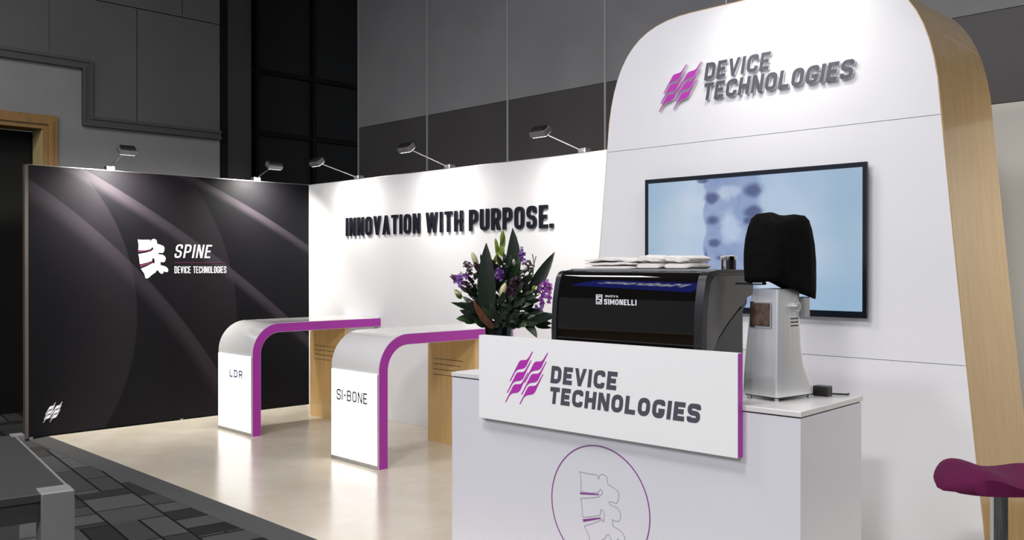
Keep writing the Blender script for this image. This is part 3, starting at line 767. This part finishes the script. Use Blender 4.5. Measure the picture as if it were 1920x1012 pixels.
leaf(912, 606, 884, 598, 22, 'leaf_dark', -.06, -.13, 0)
for q in ((918, 612, 884, 560, 14), (914, 610, 896, 575, 12), (922, 614, 905, 588, 12), (910, 600, 890, 570, 9)): leaf(*q, 'leaf_brown', -.15, -.18, -4)
for q in ((936, 470, 940, 428, 11), (930, 480, 924, 446, 9), (935, 480, 936, 452, 12)): leaf(*q, 'leaf_lime', -.02, -.02, 3)
for q in ((955, 520, 972, 478, 13), (925, 500, 930, 470, 14), (948, 505, 940, 470, 12), (985, 530, 998, 498, 10), (860, 560, 846, 540, 11)): leaf(*q, 'leaf_lime' if q[0] < 930 else 'leaf_green', -.05, -.07, 2)
rnd = random.Random(11)
for i in range(270):        # filling foliage in a dome
    a = rnd.uniform(0, 2*math.pi); rr_ = math.sqrt(rnd.random()); t = rnd.random()
    cx = 934+rr_*math.cos(a)*(74-34*t); cy = 610-t*112; dd = rr_*math.sin(a)*.15
    ang = math.atan2(-(cy-618), (cx-931)*1.3)+rnd.uniform(-.5, .5); ln = rnd.uniform(16, 36)
    leaf(cx, cy, cx+math.cos(ang)*ln, cy-math.sin(ang)*ln*.8, rnd.uniform(7, 14), rnd.choice(['leaf_dark', 'leaf_dark', 'leaf_green']), dd, dd-.03*(1 if dd < 0 else -1), rnd.uniform(-5, 5), n=4, face=(rnd.uniform(-.4, .4), -1, rnd.uniform(-.2, .7)))
for i in range(70):         # dense middle, in front of the stems
    cx, cy = rnd.uniform(900, 972), rnd.uniform(560, 618); a = rnd.uniform(.2, math.pi-.2); ln = rnd.uniform(14, 28)
    leaf(cx, cy, cx+math.cos(a)*ln*1.2, cy-math.sin(a)*ln*.7, rnd.uniform(9, 16), rnd.choice(['leaf_dark', 'leaf_dark', 'leaf_green']), rnd.uniform(-.12, -.03), -.13, rnd.uniform(-5, 5), n=4, face=(rnd.uniform(-.4, .4), -1, rnd.uniform(-.1, .5)))
def blossom(bm, c, r, rn):
    ax = Vector((rn.uniform(-.7, .7), rn.uniform(-1, -.2), rn.uniform(-.3, .8))).normalized()
    s = ax.cross(Vector((0, 0, 1))).normalized(); q = ax.cross(s); o = bm.verts.new(c)
    for k in range(5):
        a = 2*math.pi*k/5+rn.random()*.4
        d = s*math.cos(a)+q*math.sin(a); e = s*math.cos(a+.55)+q*math.sin(a+.55); f = s*math.cos(a-.55)+q*math.sin(a-.55)
        bm.faces.new((o, bm.verts.new(c+f*r*.7+ax*r*.25), bm.verts.new(c+d*r+ax*r*.35), bm.verts.new(c+e*r*.7+ax*r*.25)))
def spike(x, y, w_, h_, m, n=26, d=-.10, r=5.4):
    bm = bmesh.new()
    for i in range(n):
        a = rnd.uniform(0, 2*math.pi); q = math.sqrt(rnd.random())
        blossom(bm, px(x+q*math.cos(a)*w_/2, y+q*math.sin(a)*h_/2, d+rnd.uniform(-.02, .03)), rnd.uniform(.6, 1.1)*r*K, rnd)
    build('flower_spike', bm, m, bq, recalc=False)
spike(861, 524, 24, 24, 'petal_purple', 24); spike(872, 535, 18, 20, 'petal_plum', 16); spike(882, 505, 26, 30, 'petal_plum', 26)
spike(933, 513, 14, 24, 'petal_purple', 22, -.14); spike(968, 528, 26, 26, 'petal_plum', 26, -.12); spike(977, 478, 10, 34, 'petal_purple', 18, -.05)
spike(1018, 552, 26, 40, 'petal_magenta', 46, -.10); spike(1024, 537, 16, 24, 'petal_magenta', 18, -.06); spike(990, 500, 18, 26, 'petal_plum', 16, -.05)
spike(848, 520, 18, 8, 'petal_plum', 7); spike(872, 494, 14, 10, 'petal_plum', 7); spike(1010, 575, 16, 14, 'petal_purple', 10, -.08); spike(956, 545, 22, 18, 'petal_plum', 16, -.13)
for q in ((1000, 500, 996, 474, 3), (996, 505, 1003, 478, 3), (852, 530, 838, 516, 2.5), (880, 505, 866, 490, 2.5), (870, 520, 858, 508, 2.5)):
    bm = bmesh.new(); tube(bm, [px(q[0], q[1], -.06), px(q[2], q[3], -.06)], .0025, 5); build('stem', bm, 'stem', bq)
def bud(x0, y0, x1, y1, w_, m, d=-.12):
    a, b = px(x0, y0, d), px(x1, y1, d-.02); bm = bmesh.new()
    tube(bm, [a.lerp(b, t) for t in (0, .12, .35, .6, .82, .95, 1)], [w_*K*k for k in (.12, .3, .46, .5, .36, .18, .05)], 8)
    build('lily_bud', bm, m, bq, smooth=60)
bud(892, 500, 881, 470, 11, 'bud_cream', -.08); bud(934, 556, 945, 529, 12, 'bud_cream', -.15); bud(936, 455, 940, 428, 8, 'leaf_lime', -.03)
bud(930, 470, 925, 444, 7, 'leaf_lime', -.03); bud(936, 492, 934, 476, 6, 'bud_white', -.10); bud(961, 496, 960, 484, 6, 'bud_white', -.10); bud(860, 552, 847, 546, 7, 'bud_cream', -.08); bud(980, 506, 984, 496, 7, 'bud_white', -.09); bud(996, 545, 1000, 534, 8, 'leaf_lime', -.10)
pb = None
for x, y in ((928, 492), (943, 493), (947, 497), (937, 498), (938, 558), (930, 566), (944, 562), (927, 513), (890, 508), (887, 530), (975, 545), (1002, 540), (998, 550), (1003, 537), (978, 512), (976, 519), (994, 512), (1015, 535), (850, 542), (861, 545)):
    if pb is None:
        bm = bmesh.new(); bmesh.ops.create_icosphere(bm, subdivisions=1, radius=.0065); pb = build('berry', bm, 'bud_white', bq, px(x, y, -.15), smooth=60)
    else: share('berry', pb, bq, px(x, y, -.15))

# ------------------------------------------------------------------ bar stool
st = tag(empty('bar_stool', (7.86, -1.95, 0), R(45)), 'purple saddle-seat bar stool on a chrome post beside the tower', 'stool')
bm = bmesh.new(); nx, ny = 24, 10; top, bot = [], []
def seat_z(s): return .045*math.cos((s+.48)*math.pi/1.0*1.0)*(1 if s < .35 else .6) if s < 0.02 else .0225*math.cos((s+.48)*math.pi)
for i in range(nx+1):
    s = -1+2*i/nx; x = s*.225; ra, rb = [], []
    zc = .035*math.exp(-((s+.52)/.34)**2)+.020*math.exp(-((s-.75)/.35)**2)-.030*max(0, -s-.62)/.38-.006
    hw = .19*math.sqrt(max(.02, 1-abs(s)**3.2))
    for j in range(ny+1):
        t = -1+2*j/ny; ed_ = (1-abs(t)**4)
        ra.append(bm.verts.new((x, t*hw, .775+zc+.022*ed_*min(1, (1-abs(s))*6+.15))))
        rb.append(bm.verts.new((x*.99, t*hw*.97, min(.763-.034*min(1, (1-abs(s))*7+.05)*(.55+.45*ed_), .775+zc-.014))))
    top.append(ra); bot.append(rb)
for G_, fl_ in ((top, 0), (bot, 1)):
    for a, b in zip(G_, G_[1:]):
        for j in range(ny): bm.faces.new((a[j], b[j], b[j+1], a[j+1]) if not fl_ else (a[j+1], b[j+1], b[j], a[j]))
for i in range(nx):
    bm.faces.new((top[i][0], bot[i][0], bot[i+1][0], top[i+1][0])); bm.faces.new((top[i][-1], top[i+1][-1], bot[i+1][-1], bot[i][-1]))
for k in (0, -1):
    for j in range(ny): bm.faces.new((top[k][j], top[k][j+1], bot[k][j+1], bot[k][j]))
build('seat', bm, 'seat_purple', st, smooth=60)
bm = bmesh.new(); lathe(bm, [(.030, .35), (.030, .748)], 24); build('post', bm, 'chrome', st, smooth=40)
bm = bmesh.new(); lathe(bm, [(.038, .02), (.038, .36)], 24); build('post_sleeve', bm, 'chrome', st, smooth=40)
bm = bmesh.new(); lathe(bm, [(.21, 0), (.21, .008), (.19, .016), (.05, .03)], 40); build('base_disc', bm, 'chrome', st, smooth=30)
build('seat_plate', B(-.08, .08, -.08, .08, .738, .750), 'black_plastic', st)
bm = bmesh.new(); tube(bm, [(.15*math.cos(a*math.pi/8), .15*math.sin(a*math.pi/8), .30) for a in range(17)], .010, 8, False); tube(bm, [(.03, 0, .30), (.15, 0, .30)], .010, 8); build('foot_ring', bm, 'chrome', st, smooth=60)

# ------------------------------------------------------------------ grey table in the aisle
gt = tag(empty('grey_table', (5.496, -4.470, -.02), R(-8.29)), 'plain grey table with metal corner legs standing on the carpet', 'table')
GL, GD, GH = 1.36, .80, .77      # local: near right corner at the origin, table runs to -x and -y
build('table_top', B(-GL, -.01, -GD, -.008, GH-.022, GH, bev=.003), 'table_grey', gt)
build('top_rim', B(-GL, -.01, -.008, 0, GH-.026, GH+.003), 'metal_grey', gt); build('top_rim', B(-.01, -.002, -GD, 0, GH-.026, GH-.001), 'table_apron', gt)
build('apron', B(-.030, -.012, -GD+.1, -.10, GH-.10, GH-.026), 'table_apron', gt); build('apron', B(-GL+.1, -.10, -.030, -.012, GH-.10, GH-.026), 'table_apron', gt)
for x0, y0 in ((-.10, -.105), (-GL, -.105), (-.10, -GD), (-GL, -GD)):
    build('leg', B(x0, x0+.112, y0, y0+.11, 0, GH+.004 if x0 > -.5 and y0 > -.5 else GH-.03, bev=.004), 'metal_grey', gt)
build('inner_post', B(-.10, -.05, -.30, -.235, 0, GH-.10), 'metal_grey', gt)
build('corner_bracket', B(-GL-.03, -GL+.06, -.02, .035, GH-.05, GH+.004), 'metal_grey', gt)

# ------------------------------------------------------------------ lamps on the wall tops
def aim(o, d): o.rotation_euler = Vector(d).to_track_quat('-Z', 'Y').to_euler()
def arm_lamp(loc, rz, L_, rise, label, watts, cone=140, to=(0, .55, -.85)):
    t = tag(empty('arm_lamp', loc, rz), label, 'lamp', 'arm spotlights on the stand walls')
    build('clamp', B(-.03, .05, -.012, .062, .005, .045, bev=.006), 'alu', t)
    bm = bmesh.new(); tube(bm, [(0, -.01, .03), (0, -L_, .03+rise)], .006, 8); build('arm', bm, 'chrome', t, smooth=60)
    hd_ = build('head', B(-.085, .085, -.045, .045, -.025, .025, bev=.010), 'alu_lamp', t, (0, -L_-.02, rise+.03), rot=(R(38), 0, 0))
    build('head_back', B(-.07, .07, -.03, .03, .025, .042, bev=.004), 'black_plastic', hd_)
    build('lens', B(-.07, .07, -.035, .035, -.0285, -.025), 'diffuser', hd_)
    ld = bpy.data.lights.new('lamp_beam', 'SPOT'); ld.energy = watts; ld.spot_size = R(cone); ld.spot_blend = 1; ld.shadow_soft_size = .05; ld.color = (1, .96, .88)
    lo = bpy.data.objects.new('lamp_beam', ld); COL.objects.link(lo); lo.parent = t; lo.location = (0, -L_, rise-.005); aim(lo, to)
M['alu_lamp'] = mat('lamp_head_grey', (.20, .20, .20), .4, metal=.5)
arm_lamp((.928, 0, 2.5), 0, .47, .115, 'grey arm lamp on the white wall nearest the black wall corner', SPOT_W)
arm_lamp((2.409, 0, 2.5), 0, .47, .125, 'grey arm lamp above the middle of the slogan', SPOT_W)
arm_lamp((4.096, 0, 2.5), 0, .47, .095, 'grey arm lamp on the white wall nearest the tower', SPOT_W)
arm_lamp((0, -2.229, 2.5), R(90), .40, .125, 'grey arm lamp on the black wall above the spine logo', SPOT_W*6)
arm_lamp((0, -.664, 2.5), R(90), .36, .11, 'grey arm lamp on the black wall nearest the white wall', SPOT_W*6)

arm_lamp((6.22, -.795, 3.188), 0, .46, .12, 'unseen grey arm lamp added on the tower top behind the wording', 16, 150, (0, .42, -.9))  # added out of view to brighten the upper tower front
arm_lamp((6.50, -.795, 3.188), 0, .46, .12, 'unseen grey arm lamp added on the tower top nearest its beech side', 16, 150, (0, .42, -.9))  # second added lamp for the same wash, also out of view
arm_lamp((9.1, FY, 2.77), 0, .40, .10, 'unseen grey arm lamp added on the beige partition behind the tower', 300, 112, (-.60, -.30, -.74))  # added out of view to light the beech side and beige partition
# ceiling lights of the hall
for i, (x, y, s, p) in enumerate(HALL_LIGHTS):
    t = tag(empty('ceiling_light', (x, y, CEIL_Z)), 'square white ceiling light panel high above the stand', 'ceiling light', 'hall ceiling lights')
    build('frame', B(-s/2-.05, s/2+.05, -s/2-.05, s/2+.05, -.05, 0), 'alu', t)
    build('diffuser', B(-s/2, s/2, -s/2, s/2, -.058, -.05), 'diffuser', t)
    ld = bpy.data.lights.new('panel_light', 'AREA'); ld.size = s; ld.energy = p*4; ld.color = (1, .98, .97)
    lo = bpy.data.objects.new('panel_light', ld); COL.objects.link(lo); lo.parent = t; lo.location = (0, 0, -.07)

# ------------------------------------------------------------------ across the aisle: what the machine front mirrors
bn = tag(empty('hanging_banner', (2.83, -7.2, 4.35), R(143.6)), 'blue hanging banner with white wording above the aisle', 'banner')
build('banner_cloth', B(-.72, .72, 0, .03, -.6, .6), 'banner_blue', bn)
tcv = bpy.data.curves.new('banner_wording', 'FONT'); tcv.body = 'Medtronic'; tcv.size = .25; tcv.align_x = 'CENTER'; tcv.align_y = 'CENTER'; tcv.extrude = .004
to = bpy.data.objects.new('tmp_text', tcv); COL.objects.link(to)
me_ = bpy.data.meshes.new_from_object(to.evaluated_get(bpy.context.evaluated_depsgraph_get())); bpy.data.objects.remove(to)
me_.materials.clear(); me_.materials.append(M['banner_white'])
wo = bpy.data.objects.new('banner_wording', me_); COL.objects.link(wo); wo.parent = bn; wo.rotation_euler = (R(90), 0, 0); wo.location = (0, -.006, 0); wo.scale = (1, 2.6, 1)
for x in (-.6, .6):
    bm = bmesh.new(); tube(bm, [(x, .015, .6), (x, .015, CEIL_Z-4.35)], .004, 6); build('hanging_wire', bm, 'alu', bn)

nd = tag(empty('timber_desk', (4.0, -6.3, -.02), R(128)), 'tan timber desk of the stand across the aisle', 'desk')
build('desk_body', B(-.9, .9, -.28, .28, .08, 1.05), 'booth_tan', nd); build('desk_top', B(-.95, .95, -.33, .33, 1.05, 1.09, bev=.004), 'wood', nd); build('plinth', B(-.86, .86, -.24, .24, 0, .08), 'seam_dark', nd)
